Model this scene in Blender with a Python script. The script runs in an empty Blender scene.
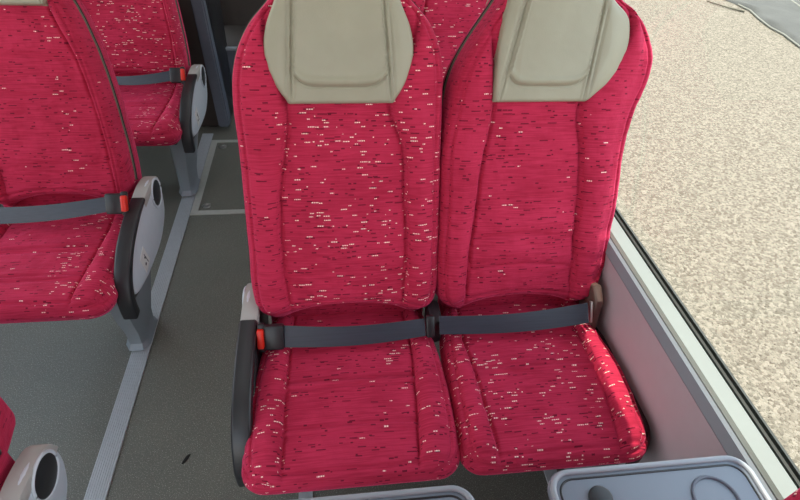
import bpy, bmesh, math, random
import numpy as np
from mathutils import Vector, Matrix, noise
random.seed(4)
C = bpy.context.scene.collection
PI = math.pi

# ------------------------------------------------------------------ node helpers
def new_mat(name):
    m = bpy.data.materials.new(name); m.use_nodes = True
    nt = m.node_tree; b = nt.nodes['Principled BSDF']
    return m, nt, b
def lin(c):
    return tuple((x/255/12.92 if x/255 <= .04045 else ((x/255+.055)/1.055)**2.4) for x in c) + (1,)
class N:
    def __init__(s, nt): s.nt = nt
    def node(s, t, **k):
        n = s.nt.nodes.new(t)
        for a, v in k.items(): setattr(n, a, v)
        return n
    def link(s, a, b): s.nt.links.new(a, b)
    def m(s, op, a, b=None, c=None, clamp=False):
        n = s.node('ShaderNodeMath', operation=op); n.use_clamp = clamp
        for i, v in enumerate((a, b, c)):
            if v is None: continue
            if hasattr(v, 'is_output'): s.link(v, n.inputs[i])
            else: n.inputs[i].default_value = v
        return n.outputs[0]
    def xyz(s, x, y, z=0):
        n = s.node('ShaderNodeCombineXYZ')
        for i, v in enumerate((x, y, z)):
            if hasattr(v, 'is_output'): s.link(v, n.inputs[i])
            else: n.inputs[i].default_value = v
        return n.outputs[0]
    def mix(s, f, a, b):
        n = s.node('ShaderNodeMix', data_type='RGBA')
        for sock, v in ((n.inputs[0], f), (n.inputs[6], a), (n.inputs[7], b)):
            if hasattr(v, 'is_output'): s.link(v, sock)
            else: sock.default_value = v
        return n.outputs[2]
    def noise(s, vec, scale, detail=3, rough=.5):
        n = s.node('ShaderNodeTexNoise'); n.inputs['Scale'].default_value = scale
        n.inputs['Detail'].default_value = detail; n.inputs['Roughness'].default_value = rough
        if vec is not None: s.link(vec, n.inputs['Vector'])
        return n.outputs['Fac']
    def ramp(s, f, a, b):
        n = s.node('ShaderNodeMapRange'); n.interpolation_type = 'SMOOTHSTEP'
        s.link(f, n.inputs[0]); n.inputs[1].default_value = a; n.inputs[2].default_value = b
        return n.outputs[0]
    def bump(s, h, strength, dist, b):
        n = s.node('ShaderNodeBump'); n.inputs['Strength'].default_value = strength
        n.inputs['Distance'].default_value = dist; s.link(h, n.inputs['Height']); s.link(n.outputs[0], b.inputs['Normal'])

def fabric_material():
    m, nt, b = new_mat('crimson_patterned_velour'); n = N(nt)
    uv = n.node('ShaderNodeUVMap'); uv.uv_map = 'UVMap'
    sp = n.node('ShaderNodeSeparateXYZ'); n.link(uv.outputs[0], sp.inputs[0])
    x, y = sp.outputs[0], sp.outputs[1]
    at = n.node('ShaderNodeAttribute', attribute_name='speck'); spk = at.outputs['Fac']
    base = lin((190, 47, 80)); dk = lin((166, 35, 64))
    streak = n.noise(n.xyz(n.m('MULTIPLY', x, 14), n.m('MULTIPLY', y, 260)), 1, 2)
    blot = n.noise(uv.outputs[0], 9, 2)
    col = n.mix(n.ramp(n.m('ADD', n.m('MULTIPLY', streak, .6), n.m('MULTIPLY', blot, .4)), .38, .66), base, dk)
    def dash(rowh, cellw, seed, prob, thick, minlen):
        yr = n.m('ADD', n.m('DIVIDE', y, rowh), seed + .5)
        row = n.m('FLOOR', yr); fy = n.m('FRACT', yr)
        w1 = n.node('ShaderNodeTexWhiteNoise', noise_dimensions='1D'); n.link(row, w1.inputs['W'])
        xr = n.m('ADD', n.m('DIVIDE', x, cellw), n.m('MULTIPLY', w1.outputs[0], 9))
        cell = n.m('FLOOR', xr); fx = n.m('FRACT', xr)
        w2 = n.node('ShaderNodeTexWhiteNoise', noise_dimensions='2D')
        n.link(n.xyz(cell, row), w2.inputs['Vector'])
        on = n.m('LESS_THAN', w2.outputs[0], prob)
        sc = n.node('ShaderNodeSeparateColor'); n.link(w2.outputs['Color'], sc.inputs[0])
        ln = n.m('ADD', n.m('MULTIPLY', sc.outputs[1], 1 - minlen), minlen)
        a = n.m('LESS_THAN', fx, ln)
        cy = n.m('ADD', n.m('MULTIPLY', sc.outputs[2], .4), .3)
        t = n.m('LESS_THAN', n.m('ABSOLUTE', n.m('SUBTRACT', fy, cy)), thick)
        return n.m('MULTIPLY', n.m('MULTIPLY', on, a), t), fx, ln
    cl = n.ramp(n.noise(uv.outputs[0], 13, 2), .40, .62)
    d1, fx, ln = dash(.0105, .022, 3, .15, .12, .2)
    d2, _, _ = dash(.0130, .012, 40, .14, .12, .3)
    dark = n.m('MAXIMUM', d1, d2)
    col = n.mix(n.m('MULTIPLY', dark, .72), col, lin((54, 8, 24)))
    pw = n.m('MULTIPLY', spk, n.m('ADD', n.m('MULTIPLY', cl, .20), .10))
    w, _, _ = dash(.0080, .017, 87, pw, .145, .2)
    dots = n.m('GREATER_THAN', n.m('FRACT', n.m('DIVIDE', x, .0052)), .24)
    col = n.mix(n.m('MULTIPLY', n.m('MULTIPLY', w, dots), .9), col, lin((255, 226, 214)))
    n.link(col, b.inputs['Base Color'])
    b.inputs['Roughness'].default_value = .85
    b.inputs['Specular IOR Level'].default_value = .15
    b.inputs['Sheen Weight'].default_value = 1.0
    b.inputs['Sheen Roughness'].default_value = .35
    b.inputs['Sheen Tint'].default_value = lin((255, 100, 150))
    h = n.m('ADD', n.noise(uv.outputs[0], 22, 3), n.m('MULTIPLY', n.noise(n.xyz(n.m('MULTIPLY', x, 500), n.m('MULTIPLY', y, 700)), 1, 1), .08))
    n.bump(h, .35, .02, b)
    return m

def simple(name, rgb, rough=.5, metal=0, spec=.5, nscale=None, namp=.12, bump=0, bdist=.002, coat=0):
    m, nt, b = new_mat(name); n = N(nt)
    tc = n.node('ShaderNodeTexCoord')
    c = lin(rgb)
    f = n.noise(tc.outputs['Object'], nscale or 30, 3)
    lo = tuple(v*(1-namp) for v in c[:3])+(1,); hi = tuple(min(1, v*(1+namp)) for v in c[:3])+(1,)
    n.link(n.mix(f, lo, hi), b.inputs['Base Color'])
    b.inputs['Roughness'].default_value = rough; b.inputs['Metallic'].default_value = metal
    b.inputs['Specular IOR Level'].default_value = spec; b.inputs['Coat Weight'].default_value = coat
    if bump: n.bump(f, bump, bdist, b)
    return m

def floor_material():
    m, nt, b = new_mat('speckled_grey_vinyl'); n = N(nt)
    tc = n.node('ShaderNodeTexCoord'); o = tc.outputs['Object']
    c = n.mix(n.noise(o, 5, 3), lin((90, 91, 83)), lin((106, 105, 95)))
    s1 = n.noise(o, 330, 2, .6); c = n.mix(n.ramp(s1, .57, .68), c, lin((160, 160, 146)))
    s2 = n.noise(o, 240, 2, .6)
    c = n.mix(n.ramp(s2, .64, .74), c, lin((50, 52, 48)))
    n.link(c, b.inputs['Base Color']); b.inputs['Roughness'].default_value = .5
    n.bump(n.noise(o, 300, 2), .25, .002, b)
    return m
def gravel_material():
    m, nt, b = new_mat('pale_gravel'); n = N(nt)
    tc = n.node('ShaderNodeTexCoord'); o = tc.outputs['Object']
    v = n.node('ShaderNodeTexVoronoi'); v.inputs['Scale'].default_value = 52; n.link(o, v.inputs['Vector'])
    v.inputs['Randomness'].default_value = 1
    sc = n.node('ShaderNodeSeparateColor'); n.link(v.outputs['Color'], sc.inputs[0])
    c = n.mix(sc.outputs[0], lin((96, 90, 80)), lin((136, 129, 117)))
    f = n.noise(o, 62, 4, .75)
    c = n.mix(n.ramp(f, .57, .63), c, lin((54, 48, 41)))
    big = n.noise(o, 1.3, 3)
    g = n.noise(o, 24, 5, .75)
    c = n.mix(n.m('MULTIPLY', n.ramp(g, .60, .70), n.ramp(big, .42, .6)), c, lin((48, 42, 36)))
    n.link(c, b.inputs['Base Color']); b.inputs['Roughness'].default_value = .95
    b.inputs['Specular IOR Level'].default_value = .1
    h = n.m('ADD', n.m('MULTIPLY', v.outputs['Distance'], -.6), n.noise(o, 60, 4, .65))
    n.bump(h, .7, .018, b)
    return m
def leather_material():
    m, nt, b = new_mat('grey_beige_leather'); n = N(nt)
    tc = n.node('ShaderNodeTexCoord'); o = tc.outputs['Object']
    c = n.mix(n.noise(o, 12, 3), lin((148, 146, 126)), lin((162, 160, 139)))
    n.link(c, b.inputs['Base Color']); b.inputs['Roughness'].default_value = .42
    v = n.node('ShaderNodeTexVoronoi'); v.inputs['Scale'].default_value = 420; n.link(o, v.inputs['Vector'])
    h = n.m('ADD', n.m('MULTIPLY', v.outputs['Distance'], .06), n.noise(o, 14, 2))
    n.bump(h, .22, .012, b)
    return m
def webbing_material():
    m, nt, b = new_mat('slate_seat_belt_webbing'); n = N(nt)
    tc = n.node('ShaderNodeTexCoord'); o = tc.outputs['Object']
    sp = n.node('ShaderNodeSeparateXYZ'); n.link(o, sp.inputs[0])
    f = n.noise(n.xyz(n.m('MULTIPLY', sp.outputs[0], 8), n.m('MULTIPLY', sp.outputs[1], 260), n.m('MULTIPLY', sp.outputs[2], 260)), 1, 2)
    n.link(n.mix(f, lin((30, 35, 46)), lin((48, 54, 68))), b.inputs['Base Color'])
    b.inputs['Roughness'].default_value = .45; n.bump(f, .4, .001, b)
    b.inputs['Sheen Weight'].default_value = .2
    return m
def glass_material():
    m, nt, b = new_mat('window_glass'); n = N(nt)
    nt.nodes.remove(b); out = nt.nodes['Material Output']
    tr = n.node('ShaderNodeBsdfTransparent'); tr.inputs[0].default_value = (.97, .975, .965, 1)
    gl = n.node('ShaderNodeBsdfGlossy'); gl.inputs['Roughness'].default_value = .02
    lw = n.node('ShaderNodeLayerWeight'); lw.inputs[0].default_value = .5
    mx = n.node('ShaderNodeMixShader'); n.link(n.m('ADD', n.m('MULTIPLY', n.m('POWER', lw.outputs['Facing'], 4), .35), .012), mx.inputs[0])
    n.link(tr.outputs[0], mx.inputs[1]); n.link(gl.outputs[0], mx.inputs[2]); n.link(mx.outputs[0], out.inputs[0])
    return m

FAB = fabric_material(); LEA = leather_material(); WEB = webbing_material(); GLA = glass_material()
FLO = floor_material(); GRA = gravel_material()
GREY = simple('light_grey_plastic', (200, 210, 218), .42, namp=.05)
CAP = simple('warm_grey_plastic', (168, 168, 164), .5, namp=.05)
BLK = simple('black_plastic', (34, 35, 38), .38, namp=.1)
RED = simple('red_button', (220, 40, 22), .4)
STEEL = simple('grey_painted_steel', (134, 142, 148), .45, .1, nscale=9)
METAL = simple('bright_metal', (190, 190, 186), .3, .9)
TAPE = simple('olive_zip_tape', (104, 98, 86), .8)
TEETH = simple('black_zip_teeth', (26, 26, 24), .6)
RAILM = simple('brushed_aluminium_rail', (190, 195, 198), .42, .25, nscale=60, namp=.1)
FRAME = simple('aluminium_hatch_strip', (180, 180, 172), .4, .2, nscale=60)
TRAY = simple('pale_blue_grey_tray_plastic', (118, 128, 140), .38, namp=.04)
RIM = simple('pale_tray_rim', (150, 158, 166), .4, namp=.04)
WALLM = simple('mauve_grey_wall_panel', (186, 178, 184), .6, namp=.04)
SILLM = simple('pale_green_grey_sill', (128, 136, 132), .45, namp=.05)
BEVM = simple('blue_grey_sill_edge', (120, 130, 140), .5, namp=.04)
GASK = simple('dark_rubber_gasket', (34, 40, 38), .6)
DARKP = simple('dark_slate_panel', (92, 99, 112), .5, namp=.1)
DARKB = simple('brown_black_panel', (64, 57, 53), .6, namp=.1)
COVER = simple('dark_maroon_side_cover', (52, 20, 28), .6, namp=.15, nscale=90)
CEIL = simple('pale_ceiling', (196, 196, 192), .7)
BRN = simple('brown_recliner_cover', (92, 74, 68), .45)
WHT = simple('white_sticker', (222, 224, 222), .4)
INK = simple('sticker_ink', (60, 62, 64), .5)
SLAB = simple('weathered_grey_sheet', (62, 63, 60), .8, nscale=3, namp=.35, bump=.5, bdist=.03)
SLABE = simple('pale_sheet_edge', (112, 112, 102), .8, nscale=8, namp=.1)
TWIG = simple('dark_twig_bark', (92, 88, 74), .9)
DIRT = simple('black_dirt', (28, 26, 24), .9)

# ------------------------------------------------------------------ mesh helpers
def finish(name, me, mat, parent=None, smooth=True):
    o = bpy.data.objects.new(name, me); C.objects.link(o)
    if mat is not None and not me.materials: me.materials.append(mat)
    if smooth:
        for p in me.polygons: p.use_smooth = True
    if parent: o.parent = parent
    return o
def from_bm(name, bm, mat, parent=None, smooth=False, sharp=None):
    bmesh.ops.recalc_face_normals(bm, faces=bm.faces)
    me = bpy.data.meshes.new(name); bm.to_mesh(me); bm.free()
    o = finish(name, me, mat, parent, smooth)
    if sharp is not None: me.set_sharp_from_angle(angle=math.radians(sharp))
    return o
def box_bm(x0, x1, y0, y1, z0, z1, bev=0, seg=2, bm=None):
    nb = bmesh.new()
    r = bmesh.ops.create_cube(nb, size=1)
    for v in nb.verts:
        v.co = Vector(((x0+x1)/2+v.co.x*(x1-x0), (y0+y1)/2+v.co.y*(y1-y0), (z0+z1)/2+v.co.z*(z1-z0)))
    if bev: bmesh.ops.bevel(nb, geom=nb.edges[:], offset=bev, segments=seg, affect='EDGES', profile=.5)
    if bm is None: return nb
    me = bpy.data.meshes.new('t'); nb.to_mesh(me); nb.free(); bm.from_mesh(me); bpy.data.meshes.remove(me); return bm
def box(name, x0, x1, y0, y1, z0, z1, mat, parent=None, bev=.0):
    return from_bm(name, box_bm(x0, x1, y0, y1, z0, z1, bev), mat, parent, smooth=bev > 0, sharp=40 if bev > 0 else None)
def prism_bm(pts, axis, a, b, bev=0, seg=3, bm=None):
    """polygon pts extruded along axis from a to b"""
    nb = bmesh.new()
    def P(p, t):
        if axis == 'x': return (t, p[0], p[1])
        if axis == 'y': return (p[0], t, p[1])
        return (p[0], p[1], t)
    v0 = [nb.verts.new(P(p, a)) for p in pts]; v1 = [nb.verts.new(P(p, b)) for p in pts]
    n = len(pts)
    f0 = nb.faces.new(v0); f1 = nb.faces.new(v1[::-1])
    for i in range(n): nb.faces.new((v0[i], v1[i], v1[(i+1) % n], v0[(i+1) % n]))
    bmesh.ops.recalc_face_normals(nb, faces=nb.faces)
    if bev:
        es = [e for e in nb.edges if (e in f0.edges[:] or e in f1.edges[:])]
        bmesh.ops.bevel(nb, geom=es, offset=bev, segments=seg, affect='EDGES', profile=.5)
    if bm is None: return nb
    me = bpy.data.meshes.new('t'); nb.to_mesh(me); nb.free(); bm.from_mesh(me); bpy.data.meshes.remove(me); return bm
def spline(pts, n=8, closed=False):
    out = []; m = len(pts)
    for i in range(m if closed else m-1):
        p = [Vector(pts[(i+k) % m] if closed else pts[min(max(i+k, 0), m-1)]) for k in (-1, 0, 1, 2)]
        for j in range(n):
            t = j/n
            out.append(.5*((2*p[1])+(p[2]-p[0])*t+(2*p[0]-5*p[1]+4*p[2]-p[3])*t*t+(3*p[1]-p[0]-3*p[2]+p[3])*t**3))
    if not closed: out.append(Vector(pts[-1]))
    return out
def tube_bm(pts, r, seg=10, closed=False, bm=None, taper=None):
    bm = bm or bmesh.new(); rings = []; n = len(pts); pts = [Vector(p) for p in pts]
    up = Vector((0, 0, 1))
    for i, p in enumerate(pts):
        a = pts[(i-1) % n] if closed or i > 0 else p; b = pts[(i+1) % n] if closed or i < n-1 else p
        t = (b-a).normalized(); s = t.cross(up)
        if s.length < .01: s = t.cross(Vector((0, 1, 0)))
        s.normalize(); u = s.cross(t); rr = r*(taper(i/(n-1)) if taper else 1)
        rings.append([bm.verts.new(p+(s*math.cos(2*PI*k/seg)+u*math.sin(2*PI*k/seg))*rr) for k in range(seg)])
    for i in range(n if closed else n-1):
        A, B = rings[i], rings[(i+1) % n]
        for k in range(seg): bm.faces.new((A[k], A[(k+1) % seg], B[(k+1) % seg], B[k]))
    if not closed: bm.faces.new(rings[0][::-1]); bm.faces.new(rings[-1])
    return bm
def ribbon_bm(path, widths, thick):
    """path: list of (center, widthdir) ; solid band"""
    bm = bmesh.new(); R = []
    for i, (c, w, nrm) in enumerate(path):
        c, w, nrm = Vector(c), Vector(w).normalized()*widths[i]/2, Vector(nrm).normalized()*thick/2
        R.append([bm.verts.new(c+w+nrm), bm.verts.new(c+nrm*1.3), bm.verts.new(c-w+nrm), bm.verts.new(c-w-nrm), bm.verts.new(c+w-nrm)])
    for i in range(len(R)-1):
        for k in range(5): bm.faces.new((R[i][k], R[i][(k+1) % 5], R[i+1][(k+1) % 5], R[i+1][k]))
    bm.faces.new(R[0][::-1]); bm.faces.new(R[-1])
    return bm

def dense(pts, n=12):
    """smooth curve through (s, x) control points, sampled densely"""
    a = np.array(pts, float); x, y = a[:, 0], a[:, 1]; dy = np.diff(y)/np.diff(x)
    mm = np.concatenate([[dy[0]], (dy[:-1]*np.diff(x)[1:]+dy[1:]*np.diff(x)[:-1])/(x[2:]-x[:-2]), [dy[-1]]]); out = []
    for i in range(len(x)-1):
        h = x[i+1]-x[i]
        for k in range(n):
            t = k/n
            out.append((x[i]+t*h, (2*t**3-3*t*t+1)*y[i]+(t**3-2*t*t+t)*h*mm[i]+(-2*t**3+3*t*t)*y[i+1]+(t**3-t*t)*h*mm[i+1]))
    out.append((x[-1], y[-1])); return out
def pad(name, O, es, en, Lp, Rp, s0f, s1f, hf, spkf, nu, nv, r, rc, depth, rb=.02, wr=.0015, seed=0, rf=None, groove=.006):
    """upholstered pad: (X, s) face with relief hf, rounded rim, gusset and back. Returns mesh and rim ring."""
    O = np.array(O, float); es = np.array(es, float); en = np.array(en, float); ex = np.array((1., 0, 0))
    t = np.linspace(-1, 1, nu); u = .55*np.sin(PI/2*t)+.45*t
    t = np.linspace(0, 1, nv); v = .5*(1-np.cos(PI*t))*.6+t*.4
    U, V = np.meshgrid(u, v)
    S0 = s0f(U); S1 = s1f(U); S = S0+(S1-S0)*V
    L = np.interp(S, *zip(*dense(Lp))); R = np.interp(S, *zip(*dense(Rp)))
    d0 = S-S0; d1 = S1-S
    hw = (R-L)/2; cx = (R+L)/2
    sh = np.zeros_like(S)
    for d in (d0, d1):
        q = np.clip(1-d/rc, 0, 1); sh += rc*(1-np.sqrt(1-q*q))
    hw2 = hw-sh
    X = cx+U*hw2; du = (1-np.abs(U))*hw2
    r0 = r if rf is None else rf
    q = np.sqrt(np.clip(1-du/r, 0, 1)**2+np.clip(1-d0/r0, 0, 1)**2+np.clip(1-d1/r, 0, 1)**2); q = np.clip(q, 0, 1)
    drop = r*(1-np.sqrt(1-q*q))
    edge = np.clip(np.minimum(np.minimum(du, d0), d1)/.05, 0, 1)
    W = np.array([[noise.noise(Vector((X[j, i]*14, S[j, i]*22, seed)))+.6*noise.noise(Vector((X[j, i]*40, S[j, i]*60, seed+9))) for i in range(nu)] for j in range(nv)])
    H = hf(X-cx, S, hw)*edge**.7 - drop + W*wr
    # piping groove near rim
    dm = np.minimum(np.minimum(du, d0), d1)
    H = H-groove*np.exp(-((dm-.018)/.0035)**2)
    Hb = -depth+rb*(1-np.sqrt(1-np.clip(q, 0, 1)**2))
    def P(X, S, H): return O+X[..., None]*ex+S[..., None]*es+H[..., None]*en
    F = P(X, S, H).reshape(-1, 3); B = P(X, S, Hb).reshape(-1, 3)
    co = [F, B]; faces = []
    idx = lambda j, i: j*nu+i
    nf = nu*nv
    for j in range(nv-1):
        for i in range(nu-1):
            faces.append((idx(j, i), idx(j, i+1), idx(j+1, i+1), idx(j+1, i)))
            faces.append((nf+idx(j, i), nf+idx(j+1, i), nf+idx(j+1, i+1), nf+idx(j, i+1)))
    ring = [(0, i) for i in range(nu-1)]+[(j, nu-1) for j in range(nv-1)]+[(nv-1, i) for i in range(nu-1, 0, -1)]+[(j, 0) for j in range(nv-1, 0, -1)]
    n = len(ring); ms = 5
    ri = np.array([idx(*p) for p in ring]); A = F[ri]; Bk = B[ri]
    tan = np.roll(A, -1, 0)-np.roll(A, 1, 0); out = np.cross(tan, en); out /= np.linalg.norm(out, axis=1)[:, None]+1e-9
    base = 2*nf; loops = [list(ri)]
    for k in range(1, ms):
        f = k/ms; co.append(A*(1-f)+Bk*f+out*(.006*math.sin(PI*f))); loops.append(list(range(base, base+n))); base += n
    loops.append([nf+a for a in ri])
    for a, b in zip(loops[:-1], loops[1:]):
        for k in range(n): faces.append((a[k], b[k], b[(k+1) % n], a[(k+1) % n]))
    co = np.concatenate(co)
    me = bpy.data.meshes.new(name); me.from_pydata(co.tolist(), [], [tuple(int(q) for q in f) for f in faces]); me.update()
    rel = co-O; lx = rel[:, 0]; ls = rel@es; ln = rel@en
    at = me.attributes.new('speck', 'FLOAT', 'POINT'); at.data.foreach_set('value', np.clip(spkf(lx-np.mean(lx), ls), 0, 1).astype('f'))
    uvl = me.uv_layers.new(name='UVMap')
    nl = len(me.loops); vi = np.zeros(nl, 'i'); me.loops.foreach_get('vertex_index', vi)
    fn = np.zeros(len(me.polygons)*3); me.polygons.foreach_get('normal', fn); fn = fn.reshape(-1, 3)
    ax = np.abs(fn[:, 0]); as_ = np.abs(fn@es); an = np.abs(fn@en)
    kind = np.where((ax > as_) & (ax > an*1.6), 1, np.where((as_ > an*1.6), 2, 0)); kl = np.repeat(kind, 4)
    uu = np.where(kl == 1, ln[vi]+.31, lx[vi]); vv = np.where(kl == 2, ln[vi]+.77, ls[vi])
    uvl.data.foreach_set('uv', np.stack([uu+seed*.37, vv+seed*.53], 1).reshape(-1).astype('f'))
    for p in me.polygons: p.use_smooth = True
    me.materials.append(FAB)
    ringmid = A*.52+Bk*.48+out*.006
    return me, ringmid, out, (A, Bk)

def strip_mesh(name, mid, out, en, w, lift, mat, skip=None):
    bm = bmesh.new(); en = np.array(en); n = len(mid); R = []
    for k in range(n):
        c = mid[k]; R.append([bm.verts.new(c+en*w/2-out[k]*.002), bm.verts.new(c+en*w/2*.8+out[k]*lift), bm.verts.new(c-en*w/2*.8+out[k]*lift), bm.verts.new(c-en*w/2-out[k]*.002)])
    for k in range(n):
        if skip and (skip(mid[k]) or skip(mid[(k+1) % n])): continue
        for q in range(3): bm.faces.new((R[k][q], R[(k+1) % n][q], R[(k+1) % n][q+1], R[k][q+1]))
    bmesh.ops.delete(bm, geom=[v for v in bm.verts if not v.link_faces], context='VERTS')
    me = bpy.data.meshes.new(name); bmesh.ops.recalc_face_normals(bm, faces=bm.faces); bm.to_mesh(me); bm.free()
    for p in me.polygons: p.use_smooth = True
    me.materials.append(mat); return me

# ------------------------------------------------------------------ seat geometry (local: X centre of seat, Y front of cushion, Z floor)
TL = math.atan2(.179, .49)
BD = (0, math.sin(TL), math.cos(TL)); BN = (0, -math.cos(TL), math.sin(TL)); B0 = (0, .383, .519)
def g(d, w): return np.exp(-(d/w)**2)

def back_h(seamL, seamR, rows):
    sL = dense(seamL); sR = dense(seamR)
    def h(x, s, hw):
        l = np.interp(s, *zip(*sL)); r = np.interp(s, *zip(*sR))
        mid = (l+r)/2; half = (r-l)/2; q = (x-mid)/half
        inn = np.abs(q) < 1
        H = np.where(inn, -.010+.010*q*q*0 + .004*(1-q*q), 0.)
        out = np.clip((np.abs(q)-1)*half/np.maximum(hw-half, .02), 0, 1)
        H = H+np.where(inn, 0, .020*np.sin(PI*np.clip(out, 0, 1)**.8)-.006)
        H -= .010*g(x-l, .0042)+.010*g(x-r, .0042)
        for sr, amp in rows:
            arch = sr-.018*q*q
            H += np.where(inn, -amp*g(s-arch, .004)+amp*.9*g(s-arch-.03, .022), 0)
        H += .010*np.exp(-((s-.16)/.10)**2)*np.where(inn, 1-q*q, 0)
        return H
    return h
AL = [(-.03, -.212), (0, -.223), (.05, -.234), (.18, -.235), (.42, -.2345), (.53, -.2365), (.581, -.2315), (.641, -.2125), (.689, -.182), (.727, -.146), (.76, -.124), (.83, -.108)]
AR = [(-.03, .2), (0, .218), (.05, .2285), (.17, .2305), (.414, .2300), (.527, .2305), (.591, .2295), (.642, .2195), (.692, .194), (.73, .158), (.76, .13), (.83, .108)]
bc = .235
BLx = [(-.03, .03), (.0, .018), (.028, .013), (.29, .009), (.43, .012), (.50, .024), (.57, .038), (.611, .055), (.653, .080), (.693, .108), (.732, .135), (.76, .150), (.83, .16)]
BRx = [(-.03, .42), (0, .436), (.033, .446), (.105, .460), (.174, .463), (.281, .468), (.406, .466), (.5, .479), (.568, .500), (.612, .503), (.65, .492), (.706, .452), (.735, .412), (.76, .38), (.83, .350)]
BL = [(a, b-bc) for a, b in BLx]; BR = [(a, b-bc) for a, b in BRx]
sAL = [(-.02, -.139), (.13, -.150), (.306, -.147), (.52, -.118), (.56, -.122), (.66, -.16), (.83, -.13)]
sAR = [(-.02, .141), (.17, .151), (.297, .145), (.416, .140), (.521, .112), (.56, .118), (.66, .16), (.83, .13)]
# B's seam positions are relative to its own changing centre line
def cB(s): return (np.interp(s, *zip(*BL))+np.interp(s, *zip(*BR)))/2
sBL = [(s, x-bc-float(cB(s))) for s, x in ((-.02, .080), (.13, .088), (.292, .098), (.519, .125), (.6, .12), (.66, .11), (.83, .13))]
sBR = [(s, x-bc-float(cB(s))) for s, x in ((-.02, .367), (.205, .360), (.408, .347), (.517, .335), (.6, .38), (.66, .42), (.83, .37))]
# the seats across the aisle: backrest leans a little outwards
CRx = [(-.03, .185), (0, .196), (.06, .200), (.11, .199), (.235, .188), (.355, .173), (.47, .150), (.577, .113), (.66, .065), (.73, .02), (.83, -.03)]
CLx = [(-.03, -.20), (0, -.215), (.06, -.222), (.235, -.232), (.355, -.25), (.47, -.27), (.577, -.29), (.66, -.265), (.73, -.22), (.83, -.17)]
cCx = lambda s_: (np.interp(s_, *zip(*dense(CRx)))+np.interp(s_, *zip(*dense(CLx))))/2
sCR = [(s_, x-float(cCx(s_))) for s_, x in ((-.02, .172), (.07, .170), (.24, .160), (.34, .146), (.42, .130), (.5, .100), (.56, .082), (.66, .10), (.83, .03))]
sCL = [(s_, x-float(cCx(s_))) for s_, x in ((-.02, -.15), (.24, -.165), (.42, -.19), (.5, -.185), (.56, -.16), (.66, -.2), (.83, -.17))]
def s0A(u): return .022-.036*np.abs(u)**2.2
def s1A(u): return .815-.02*u*u
def spk_A(x, s): return np.where(x < -.145, .06, np.where(x < .145, .95, .75))*np.where(s > .5, .8, 1)
def spk_B(x, s): return .03+.22*g(np.abs(x)-.12, .03)
def spk_C(x, s): return .04+.5*g(x-.14, .03)
def spk_D(x, s): return .9+0*x
def bodyset(key, Lp, Rp, sl, sr, rows, spk, seed):
    me, mid, out, _ = pad('backrest', B0, BD, BN, Lp, Rp, s0A, s1A, back_h(sl, sr, rows), spk, 121, 150, .030, .05, .195, .04, .003, seed)
    z1 = strip_mesh('zip_tape', mid, out, BN, .017, .0025, TAPE, skip=lambda p: p[2] < .53)
    z2 = strip_mesh('zip_teeth', mid+out*.0025, out, BN, .006, .002, TEETH, skip=lambda p: p[2] < .53)
    return me, z1, z2
ROW = [(.40, .0022), (.305, .0022), (.205, .0028), (.12, .003)]
ROWB = [(.295, .003), (.20, .0055), (.12, .0065), (.40, .0012)]
MA = bodyset('A', AL, AR, sAL, sAR, ROW, spk_A, 1)
MB = bodyset('B', BL, BR, sBL, sBR, ROWB, spk_B, 2)
MC = bodyset('C', CLx, CRx, sCL, sCR, [(.425, .006), (.32, .005), (.205, .003), (.12, .003)], spk_C, 3)
MD = bodyset('D', CLx, CRx, sCL, sCR, ROW, spk_D, 4)
ME = bodyset('E', AL, AR, sAL, sAR, ROW, spk_D, 9)

# cushion
def cush_h(lf, rf, rows):
    def h(x, s, hw):
        l = np.interp(s, *zip(*lf)); r = np.interp(s, *zip(*rf))
        mid = (l+r)/2; half = (r-l)/2; q = (x-mid)/half; inn = np.abs(q) < 1
        out = np.clip((np.abs(q)-1)*half/np.maximum(hw-half, .02), 0, 1)
        H = np.where(inn, -.006+.004*(1-q*q), .014*np.sin(PI*out**.8)-.003)
        H -= .009*g(x-l, .004)+.009*g(x-r, .004)
        for sr, a in rows: H += np.where(inn, -a*1.3*g(s-sr-.009, .006)+a*1.1*g(s-sr, .0045)-a*.8*g(s-sr+.010, .006), 0)
        H += .012*np.clip((.12-s)/.12, 0, 1)*0
        return H
    return h
CO = (0, -.012, .475); CS = (0, 1, 0); CN = (0, 0, 1)
one = lambda val: (lambda u: val+0*u)
cs = [(0, -.148), (.16, -.151), (.33, -.149), (.47, -.14)]; cr = [(0, .138), (.16, .151), (.3, .156), (.47, .145)]
def spk_cA(x, s): return np.where(x < -.145, .95, np.where(x > .07, .45, .08))
def spk_cC(x, s): return np.where(x > .05, .9, .12)
def cushion(key, Lp, Rp, sl, sr, rows, spk, seed):
    def s0(u): return .012*u*u*0+0*u
    me, mid, out, ab = pad('seat_cushion', CO, CS, CN, Lp, Rp, s0, one(.47), cush_h(sl, sr, rows), spk, 121, 120, .030, .045, .088, .025, .0022, seed, rf=.075)
    return me
CLp = [(0, -.234), (.1, -.238), (.22, -.236), (.33, -.221), (.47, -.2)]; CRp = [(0, .220), (.1, .228), (.2, .2285), (.31, .222), (.47, .2)]
McA = cushion('A', CLp, CRp, cs, cr, [(.228, .007), (.105, .005)], spk_cA, 5)
BcL = [(0, -.226), (.1, -.226), (.32, -.219), (.47, -.2)]; BcR = [(0, .198), (.06, .206), (.15, .217), (.25, .218), (.32, .208), (.47, .19)]
cC = lambda s: (np.interp(s, *zip(*BcL))+np.interp(s, *zip(*BcR)))/2
cbs = [(s, x-float(cC(s))) for s, x in ((0, -.150), (.14, -.156), (.33, -.167), (.47, -.16))]
cbr = [(s, x-float(cC(s))) for s, x in ((0, .125), (.05, .130), (.2, .150), (.3, .146), (.47, .14))]
McB = cushion('B', BcL, BcR, cbs, cbr, [(.232, .007), (.105, .003)], lambda x, s: .8+0*x, 6)
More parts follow.
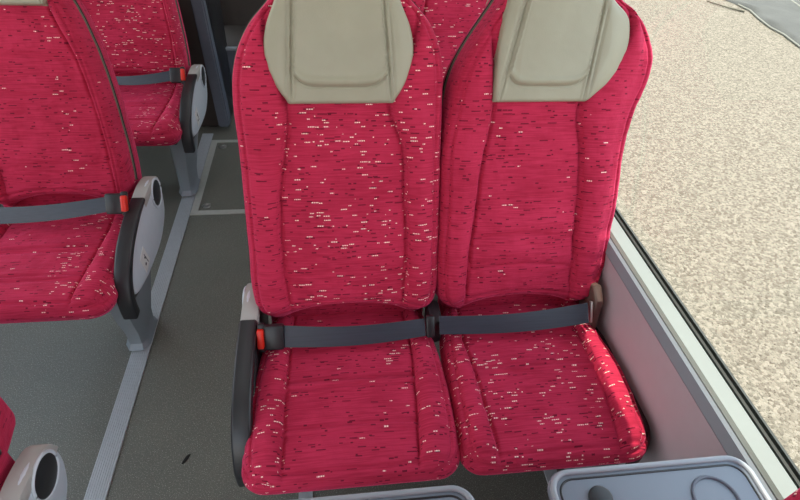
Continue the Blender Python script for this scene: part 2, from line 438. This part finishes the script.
McC = cushion('C', CLp, CRp, cs, cr, [(.228, .007), (.105, .005)], spk_cC, 7)

# headrest: leather pad lying over the top of the backrest
def head_mesh(Lp, Rp, sl, sr, seed, dep=.215):
    cc = lambda q: (np.interp(q, *zip(*dense(Lp)))+np.interp(q, *zip(*dense(Rp))))/2
    def h(x, s, hw):
        X = x+cc(s); l = np.interp(s, *zip(*sl)); r = np.interp(s, *zip(*sr)); mid = (l+r)/2; xl = (r-l)/2
        a = np.abs(X-mid); e = np.where(X > mid, (x-(r-cc(s)))/np.maximum(hw-(r-cc(s)), .01), (-x+(l-cc(s)))/np.maximum(hw+(l-cc(s)), .01))
        H = .004*(1-np.clip(np.abs(x)/hw, 0, 1)**2)
        H += .0035*g(a-xl-.0045, .003)+.0035*g(a-xl+.0045, .003)-.0045*g(a-xl, .0016)-.0035*g(a-xl-.0095, .003)
        su = .556+.036*np.clip(a/xl, 0, 1)**6
        H += np.where(a < xl-.006, .008/(1+np.exp(-(s-su)/.0028))-.006*g(s-su, .003)+.003*g(s-su-.012, .008), 0)
        H += np.where(a > xl+.006, .009*np.sin(PI*np.clip(e, 0, 1)), 0)
        return H
    O = np.array(B0)+np.array(BN)*.010
    me, *_ = pad('headrest', O, BD, BN, Lp, Rp, one(.521), lambda u: .835-.02*u*u, h, lambda x, s: 0*x, 151, 150, .009, .004, dep, .01, .0006, seed, groove=0)
    me.materials.clear(); me.materials.append(LEA); return me
HL = [(.52, -.115), (.525, -.117), (.55, -.134), (.591, -.152), (.64, -.158), (.68, -.150), (.727, -.130), (.77, -.119), (.84, -.114)]
HR = [(a, -b) for a, b in HL]
MhA = head_mesh(HL, HR, [(.52, -.109), (.727, -.094), (.84, -.09)], [(.52, .109), (.727, .094), (.84, .09)], 11)
HLb = [(s, x-bc) for s, x in ((.52, .120), (.58, .121), (.65, .126), (.70, .134), (.735, .144), (.78, .155), (.84, .16))]
HRb = [(s, x-bc) for s, x in ((.52, .340), (.54, .362), (.56, .385), (.612, .416), (.665, .423), (.706, .411), (.735, .378), (.78, .362), (.84, .355))]
MhB = head_mesh(HLb, HRb, [(.52, .131-bc), (.733, .178-bc), (.84, .19-bc)], [(.52, .328-bc), (.735, .352-bc), (.84, .345-bc)], 12)

MhF = head_mesh(HL, HR, [(.52, -.109), (.727, -.094), (.84, -.09)], [(.52, .109), (.727, .094), (.84, .09)], 11, .05)
def build_simple(name, me, parent):
    o = bpy.data.objects.new(name, me); C.objects.link(o); o.parent = parent; return o

def side_panel_parts(t, sd, sticker=True):
    """aisle-side recliner cover; sd=+1 on the +X side"""
    x0, x1 = sd*.240, sd*.262
    prof = [Vector((p[0], p[1], 0)) for p in ((.525, .48), (.50, .525), (.44, .545), (.36, .538), (.25, .515), (.16, .48), (.11, .43), (.10, .385), (.15, .362), (.26, .345), (.40, .345), (.485, .38), (.52, .43))]
    pr = [(v.x, v.y) for v in spline(prof, 5, True)]
    body = from_bm('side_cover', prism_bm(pr, 'x', x0, x1, .010, 3), GREY, t, True, 40)
    # raised cap on top/back
    from_bm('inner_plate', prism_bm([(a, b-.03) for a, b in pr if b > .3], 'x', sd*.224, sd*.239, .003, 2), BLK, t, True, 40)
    body['label'] = 'light grey side cover on the aisle side'
    pc = spline([Vector((.345, .540, 0)), Vector((.43, .545, 0)), Vector((.505, .528, 0)), Vector((.530, .485, 0))], 6)
    cap = [(v.x, v.y) for v in pc]+[(.515, .48), (.49, .505), (.43, .515), (.35, .512)]
    from_bm('cover_cap', prism_bm(cap, 'x', sd*.222, sd*.264, .005, 2), CAP, body, True, 40)
    # black pad
    path = spline([Vector((.36, .545, 0)), Vector((.26, .540, 0)), Vector((.16, .515, 0)), Vector((.085, .465, 0)), Vector((.050, .40, 0)), Vector((.048, .335, 0))], 6)
    outp, inp = [], []
    for i, p in enumerate(path):
        a = path[max(i-1, 0)]; b = path[min(i+1, len(path)-1)]; d = (b-a).normalized(); nn = Vector((-d.y, d.x, 0))
        f = i/(len(path)-1); wd = .010+.022*math.sin(min(1, f*1.6)*PI/2)
        outp.append((p.x-nn.x*.0-0, p.y)); inp.append((p.x-nn.x*-wd, p.y-nn.y*-wd))
    from_bm('edge_pad', prism_bm(outp+inp[::-1], 'x', sd*.222, sd*.266, .007, 3), BLK, t, True, 40)
    # round pivot disc
    bm = bmesh.new(); cyl = [(.462+.044*math.cos(a*PI/18), .492+.044*math.sin(a*PI/18)) for a in range(36)]
    prism_bm(cyl, 'x', sd*.24, sd*.266, .003, 2, bm)
    from_bm('pivot_disc', bm, BLK, body, True, 40)
    bm = tube_bm([(sd*.264, .462+.046*math.cos(a*PI/18), .492+.046*math.sin(a*PI/18)) for a in range(36)], .004, 6, True)
    from_bm('pivot_ring', bm, GREY, body, True)
    if sticker:
        st = from_bm('sticker', prism_bm([(.205, .372), (.255, .384), (.238, .450), (.190, .436)], 'x', sd*.261, sd*.2635), WHT, body)
        bm = bmesh.new()
        for (a, b) in ((.215, .393), (.222, .413)):
            prism_bm([(a, b), (a+.008, b+.002), (a+.006, b+.009), (a-.002, b+.007)], 'x', sd*.2630, sd*.2645, bm=bm)
        prism_bm([(.238, .388), (.240, .389), (.226, .43), (.224, .429)], 'x', sd*.2630, sd*.2645, bm=bm)
        so = from_bm('sticker_print', bm, INK, body)

def leg_part(t, xt, xb, name='leg'):
    """tapered sheet steel pedestal; xt top x, xb bottom x"""
    bm = bmesh.new()
    secs = [(.395, xt, .048, .10, .42), (.34, xt, .045, .10, .40), (.25, xt*.7+xb*.3, .040, .13, .36), (.10, xb*.85+xt*.15, .036, .20, .34), (.03, xb, .036, .215, .345), (.012, xb, .042, .20, .36)]
    R = []
    for z, x, w, y0, y1 in secs:
        R.append([bm.verts.new((x-w, y0+.03, z)), bm.verts.new((x-w*.55, y0, z)), bm.verts.new((x+w*.55, y0, z)), bm.verts.new((x+w, y0+.03, z)), bm.verts.new((x+w, y1-.02, z)), bm.verts.new((x+w*.6, y1, z)), bm.verts.new((x-w*.6, y1, z)), bm.verts.new((x-w, y1-.02, z))])
    for a, b in zip(R[:-1], R[1:]):
        for k in range(8): bm.faces.new((a[k], a[(k+1) % 8], b[(k+1) % 8], b[k]))
    bm.faces.new(R[0]); bm.faces.new(R[-1][::-1])
    o = from_bm(name, bm, STEEL, t, True, 35)
    return o

def belt_parts(t, xa, xb, buckle_side, wa=.05, wb=.05, ya=.335, yb=.335, za=.520, zb=.520, tongue=False):
    """lap belt lying across the back of the cushion from xa to xb"""
    P, Wd = [], []; n = 24
    for i in range(n+1):
        f = i/n; x = xa+(xb-xa)*f
        sag = -.006*math.sin(PI*f); tw = .15*math.sin(f*PI*1.5)
        y = ya+(yb-ya)*f-.008*math.sin(PI*f)
        P.append(((x, y, za+(zb-za)*f+sag), (0, .62, .78+tw), (0, -.78, .62))); Wd.append(wa+(wb-wa)*f)
    b = from_bm('seat_belt', ribbon_bm(P, Wd, .0025), WEB, t, True, 50)
    xe = xa if buckle_side < 0 else xb; ye = ya if buckle_side < 0 else yb; ze = za if buckle_side < 0 else zb
    s = buckle_side
    bk = bmesh.new(); box_bm(-.024, .024, -.013, .013, -.031, .031, .006, 2, bk)
    box_bm(-.034-.004, -.020, -.010, .010, -.036, .036, .005, 2, bk)
    Mx = Matrix.Translation((xe+s*.014, ye, ze)) @ Matrix.Rotation(-.55, 4, 'X') @ Matrix.Scale(-s if s > 0 else 1, 4, (1, 0, 0))
    bk.transform(Mx)
    from_bm('belt_buckle', bk, BLK, b, True, 40)
    rb = box_bm(-.028, -.012, -.011, .011, -.024, .024, .004); rb.transform(Matrix.Translation((xe+s*.021, ye-.004, ze+.003)) @ Matrix.Rotation(-.55, 4, 'X') @ Matrix.Scale(-s if s > 0 else 1, 4, (1, 0, 0)) @ Matrix.Translation((-.004, -.006, 0)))
    from_bm('release_button', rb, RED, b, True, 40)
    xo = xb if s < 0 else xa; yo = yb if s < 0 else ya; zo = zb if s < 0 else za
    an = box_bm(-.003, .003, -.006, .006, -.028, .028, .001) if tongue else box_bm(-.006, .016, -.010, .010, -.029, .027, .005); an.transform(Matrix.Translation((xo-s*.008, yo+.003, zo)) @ Matrix.Rotation(-.55, 4, 'X') @ Matrix.Scale(-s, 4, (1, 0, 0)))
    from_bm('belt_guide', an, METAL if tongue else BLK, b, True, 40)
    return b

def lower_back(t):
    bm = box_bm(-.205, .205, .43, .50, .40, .64, .02, 3)
    uvl = bm.loops.layers.uv.new('UVMap')
    for f in bm.faces:
        for l in f.loops: l[uvl].uv = (l.vert.co.x, l.vert.co.z)
    from_bm('lower_back', bm, FAB, t, True, 50)
def frame_part(t):
    lower_back(t)
    box('seat_frame', -.20, .20, .06, .43, .365, .392, BLK, t, .006)

def tray_part(t):
    # local coordinates: hangs on the rear of the backrest, opened level
    zt = .71
    def rr(x0, x1, y0, y1, r, n=8):
        out = []
        for cx_, cy_, a0 in ((x1-r, y0+r, -90), (x1-r, y1-r, 0), (x0+r, y1-r, 90), (x0+r, y0+r, 180)):
            out += [(cx_+r*math.cos(math.radians(a0+90*k/n)), cy_+r*math.sin(math.radians(a0+90*k/n))) for k in range(n+1)]
        return out
    x0, x1, y0, y1 = -.177, .177, TY-.265, TY
    o = from_bm('tray_table', prism_bm(rr(x0, x1, y0, y1, .035), 'z', zt-.018, zt-.004, .003), TRAY, t, True, 40)
    pts = [(a, b, zt-.003) for a, b in rr(x0+.006, x1-.006, y0+.006, y1-.006, .032)]
    from_bm('tray_rim', tube_bm(pts, .005, 8, True), RIM, o, True)
    from_bm('tray_recess_line', tube_bm([(a, b, zt-.0045) for a, b in rr(x0+.017, x1-.017, y0+.017, y1-.017, .025)], .0022, 6, True), BLK, o, True)
    cu = tube_bm([(.088+.036*math.cos(a*PI/18), TY-.070+.036*math.sin(a*PI/18), zt-.003) for a in range(36)], .003, 6, True)
    from_bm('cup_recess_ring', cu, DARKP, o, True)
    k = prism_bm([(-.10+.019*math.cos(a*PI/12), TY-.052+.019*math.sin(a*PI/12)) for a in range(24)], 'z', zt-.006, zt+.004, .003)
    from_bm('tray_latch', k, BLK, o, True, 40)
    for s in (-1, 1):
        box('tray_arm', s*.150-.008, s*.150+.008, y0-.16, y0+.05, zt-.032, zt-.017, BLK, o, .003)
FDY = 1.20
TY = FDY-.163

def thing(name, label, cat, loc, group=None):
    o = bpy.data.objects.new(name, None); C.objects.link(o); o.empty_display_size = .1
    o.location = loc; o['label'] = label; o['category'] = cat
    if group: o['group'] = group
    return o
def tag(o, label, cat, group=None):
    o['label'] = label; o['category'] = cat
    if group: o['group'] = group
    return o
def st(o): o['kind'] = 'structure'; return o

def make_seat(label, loc, M, Mc, Mh, side=0, legx=None, belt=None, tray=False, tongue=False, sticker=True, group='crimson bus seats'):
    t = thing('bus_seat', label, 'seat', loc, group)
    b = build_simple('backrest', M[0], t)
    build_simple('zip_tape', M[1], b); build_simple('zip_teeth', M[2], b)
    hd = build_simple('headrest', Mh, t); hd['label'] = 'grey-beige leather headrest panel'
    build_simple('seat_cushion', Mc, t); frame_part(t)
    if side: side_panel_parts(t, side, sticker)
    if legx is not None: leg_part(t, *legx)
    if belt: belt_parts(t, *belt[0], **belt[1])
    if tray: tray_part(t)
    return t

XA, XB, XL = -.2225, .235, -1.092
G = 'crimson bus seats'
A = make_seat('crimson bus seat in the centre with black edge pad at its left, beside the aisle', (XA, 0, 0), MA, McA, MhA, -1, (-.175, -.14),
              ((-.168, .188, -1), dict(wa=.054, wb=.044, ya=.325, yb=.325, za=.518, zb=.522)))
B = make_seat('crimson bus seat beside the window, sunlit patch on its cushion', (XB, 0, 0), MB, McB, MhB, 0, (.13, .13),
              ((-.232, .160, -1), dict(wa=.046, wb=.052, ya=.33, yb=.335, za=.520, zb=.530, tongue=True)))
# the window seat's belt comes out of the dark hinge: no buckle in view of the window seat's buckle:
for o in [c for p in B.children for c in p.children if c.name.startswith(('release_button', 'belt_buckle'))]: bpy.data.objects.remove(o)
# dark window-side cover of the cushion
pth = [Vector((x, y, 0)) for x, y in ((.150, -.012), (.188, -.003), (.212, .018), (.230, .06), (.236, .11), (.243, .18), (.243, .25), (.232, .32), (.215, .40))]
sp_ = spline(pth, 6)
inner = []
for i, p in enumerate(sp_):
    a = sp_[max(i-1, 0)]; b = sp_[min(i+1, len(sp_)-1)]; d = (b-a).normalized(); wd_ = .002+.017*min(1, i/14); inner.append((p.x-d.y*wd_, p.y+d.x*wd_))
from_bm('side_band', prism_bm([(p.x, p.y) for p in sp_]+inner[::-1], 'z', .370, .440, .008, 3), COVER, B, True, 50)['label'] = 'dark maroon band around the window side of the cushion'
rc_ = [(.33, .46), (.40, .46), (.43, .50), (.425, .56), (.38, .585), (.345, .56)]
from_bm('recliner_cover', prism_bm(rc_, 'x', .176, .200, .008), BRN, B, True, 40)
rc2 = box_bm(-.020, .015, .335, .42, .44, .525, .012); rc2.transform(Matrix.Translation((.2225, 0, 0)))
from_bm('hinge_cover', rc2, BLK, A, True, 40)

beltL = ((-.20, .180, 1), dict(wa=.050, wb=.046, ya=.33, yb=.31, za=.515, zb=.560))
Cs = make_seat('crimson bus seat across the aisle, dark zip down its backrest, white sticker on its cover', (XL, .53, 0), MC, McC, MhA, 1, (.19, .14), beltL)
D = make_seat('crimson bus seat across the aisle, second row back, in front of the dark slate partition', (XL+.005, 1.46, 0), MD, McC, MhA, 1, (.19, .14),
              ((-.10, .175, 1), dict(wa=.034, wb=.046, ya=.33, yb=.31, za=.530, zb=.560)), tongue=False)
box('belt_tongue', -.128, -.098, .30, .345, .495, .555, CAP, D, .012)['label'] = 'pale plastic belt tongue'
for t_ in (Cs, D):
    for o in t_.children:
        if o.name.startswith('headrest'): o.location = Vector((-.034, 0, 0))+Vector(BD)*.036
Dw = make_seat('crimson bus seat at the far left, half hidden behind the zipped backrest across the aisle', (XL-.475, 1.46, 0), MD, McC, MhA, 0, (-.13, -.13), None)
FL = make_seat('crimson bus seat cut off at the lower left corner, round black disc on its cover', (XL, -.435, 0), MC, McC, MhA, 1, (.19, .14), beltL, sticker=False)
RA = make_seat('crimson bus seat directly behind the centre seat, almost wholly hidden', (XA, .958, 0), ME, McA, MhA, -1, (-.175, -.14), None)
RB = make_seat('crimson bus seat whose speckled backrest shows in the gap between the two beige headrests', (XB, .958, 0), ME, McA, MhA, 0, (.13, .13), None)
FA = make_seat('bus seat with a grey tray edge showing below the centre cushion', (XA, -FDY, 0), MA, McC, MhF, -1, (-.175, -.14), None, tray=True)
FB = make_seat('crimson bus seat at the lower right corner with an open pale tray', (XB+.017, -FDY+.008, 0), MA, McB, MhF, 0, (.13, .13), None, tray=True)
for t, ang in ((FA, .25), (FB, .013), (FL, .38)):          # these two stand more upright
    for o in t.children:
        if o.name.startswith(('backrest', 'headrest')):
            Rm = Matrix.Rotation(ang, 4, 'X'); pv = Vector(B0)
            o.rotation_euler = Rm.to_euler(); o.location = pv-Rm@pv

# ------------------------------------------------------------------ setting
XW = .475   # inner wall face
Y0, Y1 = -1.9, 4.2
st(box('floor', -2.05, .60, Y0, Y1, -.06, 0, FLO))
# seat rails and floor strips
def rail(x0, x1, y0, y1, nm):
    bm = bmesh.new(); w = x1-x0; n = 9; pts = [(x0, 0.0005)]
    for k in range(n):
        a = x0+w*(k+.12)/n; b = x0+w*(k+.88)/n
        pts += [(a, .0035), (a+w*.1/n, .0055), (b-w*.1/n, .0055), (b, .0035)]
    pts += [(x1, .0005)]
    prism_bm(pts, 'y', y0, y1, bm=bm)
    return st(from_bm(nm, bm, RAILM))
rail(-.972, -.912, Y0, 2.28, 'trim_1'); rail(-.382, -.342, Y0, 2.6, 'trim_2'); rail(.345, .385, Y0, 2.6, 'trim_3')
bm = bmesh.new()
box_bm(-.910, -.878, 1.52, 2.205, .0005, .005, 0, 1, bm); box_bm(-.878, -.40, 1.52, 1.55, .0005, .005, 0, 1, bm); box_bm(-.878, -.40, 2.18, 2.205, .0005, .005, 0, 1, bm)
box_bm(-.43, -.40, 1.55, 2.18, .0005, .005, 0, 1, bm)
st(from_bm('trim_4', bm, FRAME))
def screw(x, y):
    bm = bmesh.new(); r = .020
    prof = [(r, .0008), (r, .003), (r*.8, .0045), (r*.55, .004), (r*.5, .0015), (0, .0012)]
    R = [[bm.verts.new((x+a*math.cos(2*PI*k/20), y+a*math.sin(2*PI*k/20), z)) for k in range(20)] for a, z in prof[:-1]]
    c = bm.verts.new((x, y, prof[-1][1]))
    for A_, B_ in zip(R[:-1], R[1:]):
        for k in range(20): bm.faces.new((A_[k], A_[(k+1) % 20], B_[(k+1) % 20], B_[k]))
    for k in range(20): bm.faces.new((R[-1][k], R[-1][(k+1) % 20], c))
    return from_bm('floor_screw', bm, METAL, None, True, 40)
tag(screw(-.846, 1.592), 'round metal screw in the floor hatch corner nearer the camera', 'screw', 'hatch screws')
tag(screw(-.842, 2.135), 'round metal screw in the floor hatch corner farther from the camera', 'screw', 'hatch screws')
d = bmesh.new(); bmesh.ops.create_icosphere(d, subdivisions=2, radius=1)
for v in d.verts: v.co = Vector((v.co.x*.006+v.co.y*.008, v.co.y*.016, max(0, v.co.z)*.004+.0008))*(1+.2*noise.noise(v.co*3))
d.transform(Matrix.Translation((-.715, .315, 0)))
tag(from_bm('dirt_clump', d, DIRT, None, True), 'small black dirt clump on the grey aisle floor', 'dirt')

# right wall with window
bm = bmesh.new(); prism_bm([(XW+.012, 0.0), (.452, .640), (.53, .640), (.53, 0.0)], 'y', Y0, Y1, bm=bm)
st(from_bm('wall_right', bm, WALLM))
st(from_bm('trim_5', prism_bm([(.452, .640), (.449, .646), (.455, .672), (.462, .676), (.462, .640)], 'y', Y0, Y1), BEVM))
st(from_bm('trim_6', prism_bm([(.4625, .640), (.4625, .679), (.468, .686), (.500, .689), (.504, .684), (.504, .640)], 'y', Y0, Y1), SILLM))
st(from_bm('trim_7', prism_bm([(.5045, .640), (.5045, .690), (.509, .692), (.512, .680), (.517, .680), (.519, .690), (.524, .690), (.526, .64)], 'y', Y0, Y1), GASK))
st(box('window_1', .5125, .5165, Y0, Y1, .6805, 1.62, GLA))
HZ = 1.60
st(from_bm('wall_right_upper', prism_bm([(.505, HZ), (.516, HZ), (.516, 2.10), (.505, 2.10)], 'y', Y0, Y1), CEIL))
st(box('ceiling', -2.05, .516, Y0, Y1, 2.10, 2.15, CEIL))
# left wall with window
st(box('wall_left', -2.10, -2.02, Y0, Y1, 0, .60, WALLM)); st(box('wall_left_upper', -2.10, -2.02, Y0, Y1, 1.98, 2.15, CEIL))
st(box('window_2', -2.07, -2.064, Y0, Y1, .60, 1.98, GLA))
# heater duct along the wall
st(box('trim_8', .405, XW-.001, Y0, 3.0, 0.002, .20, STEEL, None, .01))
# rear platform with metal nosings
st(box('rear_platform', -.95, -.40, 2.66, 3.05, .001, .335, DARKP))
st(box('trim_9', -.95, -.40, 2.645, 2.675, .336, .348, RIM))
st(box('trim_10', -.95, -.40, 2.63, 2.655, .001, .03, RIM))
st(box('platform_top', -.95, -.40, 2.68, 3.05, .3355, .342, DARKB))
st(box('wall_rear', -.95, .60, 3.06, 3.10, 0.001, 2.10, DARKB))
st(box('wall_rear_left', -2.02, -.951, 2.80, 2.84, 0.001, 2.10, DARKB))
# partition behind the seats across the aisle
pt = thing('partition', 'dark slate partition with a slanting post, behind the second seat across the aisle', 'partition', (-.95, 2.30, 0))
box('panel', -.75, .065, .06, .10, .002, 1.15, DARKB, pt, .01)
box('dark_panel', .075, .115, .10, .42, .002, 1.3, BLK, pt, .01)
bm = bmesh.new(); V = [bm.verts.new(v) for v in ((.070, 0, .03), (.130, 0, .03), (.130, .09, .03), (.07, .09, .03), (.02, .06, 1.2), (.08, .06, 1.2), (.08, .10, 1.2), (.02, .10, 1.2))]
for f in ((0, 1, 5, 4), (1, 2, 6, 5), (2, 3, 7, 6), (3, 0, 4, 7), (3, 2, 1, 0), (4, 5, 6, 7)): bm.faces.new([V[i] for i in f])
bmesh.ops.bevel(bm, geom=bm.edges[:], offset=.008, segments=2, affect='EDGES')
from_bm('post', bm, DARKP, pt, True, 40)
hr = thing('handrail_pole', 'thin dark handrail pole standing on the raised rear platform', 'handrail', (-.865, 2.74, .342))
from_bm('pole', tube_bm([(0, 0, .0), (0.0, .02, .9)], .012, 12), BLK, hr, True, 40)
from_bm('base_flange', prism_bm([(.025*math.cos(a*PI/10), .025*math.sin(a*PI/10)) for a in range(20)], 'z', 0.001, .012, .003), METAL, hr, True, 40)

# ------------------------------------------------------------------ outside
g0 = bmesh.new(); bmesh.ops.create_grid(g0, x_segments=8, y_segments=8, size=30)
g0.transform(Matrix.Translation((20, 8, -1.0)))
st(from_bm('ground', g0, GRA))
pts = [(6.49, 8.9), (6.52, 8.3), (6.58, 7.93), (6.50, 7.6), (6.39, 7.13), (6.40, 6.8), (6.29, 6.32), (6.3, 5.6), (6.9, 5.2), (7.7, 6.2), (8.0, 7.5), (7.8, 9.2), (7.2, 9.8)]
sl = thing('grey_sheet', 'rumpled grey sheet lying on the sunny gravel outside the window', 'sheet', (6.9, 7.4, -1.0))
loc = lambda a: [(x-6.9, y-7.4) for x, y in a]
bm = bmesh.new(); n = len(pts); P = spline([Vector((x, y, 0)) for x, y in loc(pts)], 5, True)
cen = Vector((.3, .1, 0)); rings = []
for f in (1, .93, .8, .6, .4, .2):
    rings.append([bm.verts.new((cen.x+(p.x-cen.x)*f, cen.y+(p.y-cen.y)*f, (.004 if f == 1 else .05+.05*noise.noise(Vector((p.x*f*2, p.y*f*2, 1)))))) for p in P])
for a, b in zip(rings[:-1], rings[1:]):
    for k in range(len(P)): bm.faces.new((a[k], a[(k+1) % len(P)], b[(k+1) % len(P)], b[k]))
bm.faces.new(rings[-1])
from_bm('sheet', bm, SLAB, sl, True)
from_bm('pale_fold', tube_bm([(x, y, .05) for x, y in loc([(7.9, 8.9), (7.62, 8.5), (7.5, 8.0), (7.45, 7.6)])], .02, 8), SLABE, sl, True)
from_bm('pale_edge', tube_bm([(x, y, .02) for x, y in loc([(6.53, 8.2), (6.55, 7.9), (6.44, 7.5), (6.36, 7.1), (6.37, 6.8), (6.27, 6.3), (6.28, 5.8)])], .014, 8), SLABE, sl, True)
tw = from_bm('twig', tube_bm([tuple(v) for v in spline([Vector(p) for p in ((6.10, 8.42, -.99), (6.17, 8.18, -.98), (6.27, 8.0, -.98), (6.36, 7.9, -.98), (6.42, 7.85, -.985))], 6)], .016, 6, taper=lambda f: .5+f*.6), TWIG, None, True)
tag(tw, 'thin dark curved twig on the gravel beside the grey sheet', 'twig')

# ------------------------------------------------------------------ light
w = bpy.data.worlds.new('world'); bpy.context.scene.world = w; w.use_nodes = True
bg = w.node_tree.nodes['Background']; nw = N(w.node_tree)
tc = nw.node('ShaderNodeTexCoord'); spz = nw.node('ShaderNodeSeparateXYZ'); nw.link(tc.outputs['Generated'], spz.inputs[0])
nw.link(nw.mix(nw.ramp(spz.outputs[2], 0, .7), (1.0, .98, .95, 1), (.66, .82, 1.0, 1)), bg.inputs[0])
bg.inputs[1].default_value = 2.4
sun = bpy.data.lights.new('sun', 'SUN'); sun.energy = 8; sun.angle = .009; sun.color = (1, .92, .76)
so = bpy.data.objects.new('sun', sun); C.objects.link(so)
so.rotation_euler = Vector((.115, .32, 1)).to_track_quat('Z', 'Y').to_euler()

for i, y in enumerate((-1.2, .6, 2.2)):     # unseen fill lamps added above the aisle to brighten the interior
    al = bpy.data.lights.new('overhead_fill', 'AREA'); al.shape = 'RECTANGLE'; al.size = .5; al.size_y = 1.3
    al.energy = (2, 2, 3)[i]; al.color = (.96, .98, 1)
    ao = bpy.data.objects.new('overhead_fill', al); C.objects.link(ao); ao.location = (-.65, y, 2.08)
# ------------------------------------------------------------------ camera
cam = bpy.data.cameras.new('camera'); co = bpy.data.objects.new('camera', cam); C.objects.link(co)
yaw, pitch, roll, f = .1527, .7112, .0599, 540.97
F = Vector((math.sin(yaw)*math.cos(pitch), math.cos(yaw)*math.cos(pitch), -math.sin(pitch)))
R = Vector((math.cos(yaw), -math.sin(yaw), 0)); U = R.cross(F)
R2 = R*math.cos(roll)+U*math.sin(roll); U2 = R2.cross(F)
co.matrix_world = Matrix(((R2.x, U2.x, -F.x, -.245), (R2.y, U2.y, -F.y, -.5546), (R2.z, U2.z, -F.z, 1.5474), (0, 0, 0, 1)))
cam.sensor_width = 36; cam.lens = f/800*36; cam.clip_start = .02; cam.clip_end = 200
S = bpy.context.scene; S.camera = co
S.view_settings.view_transform = 'Standard'; S.view_settings.look = 'None'; S.view_settings.gamma = 1
S.view_settings.use_curve_mapping = False; S.view_settings.exposure = 0.3
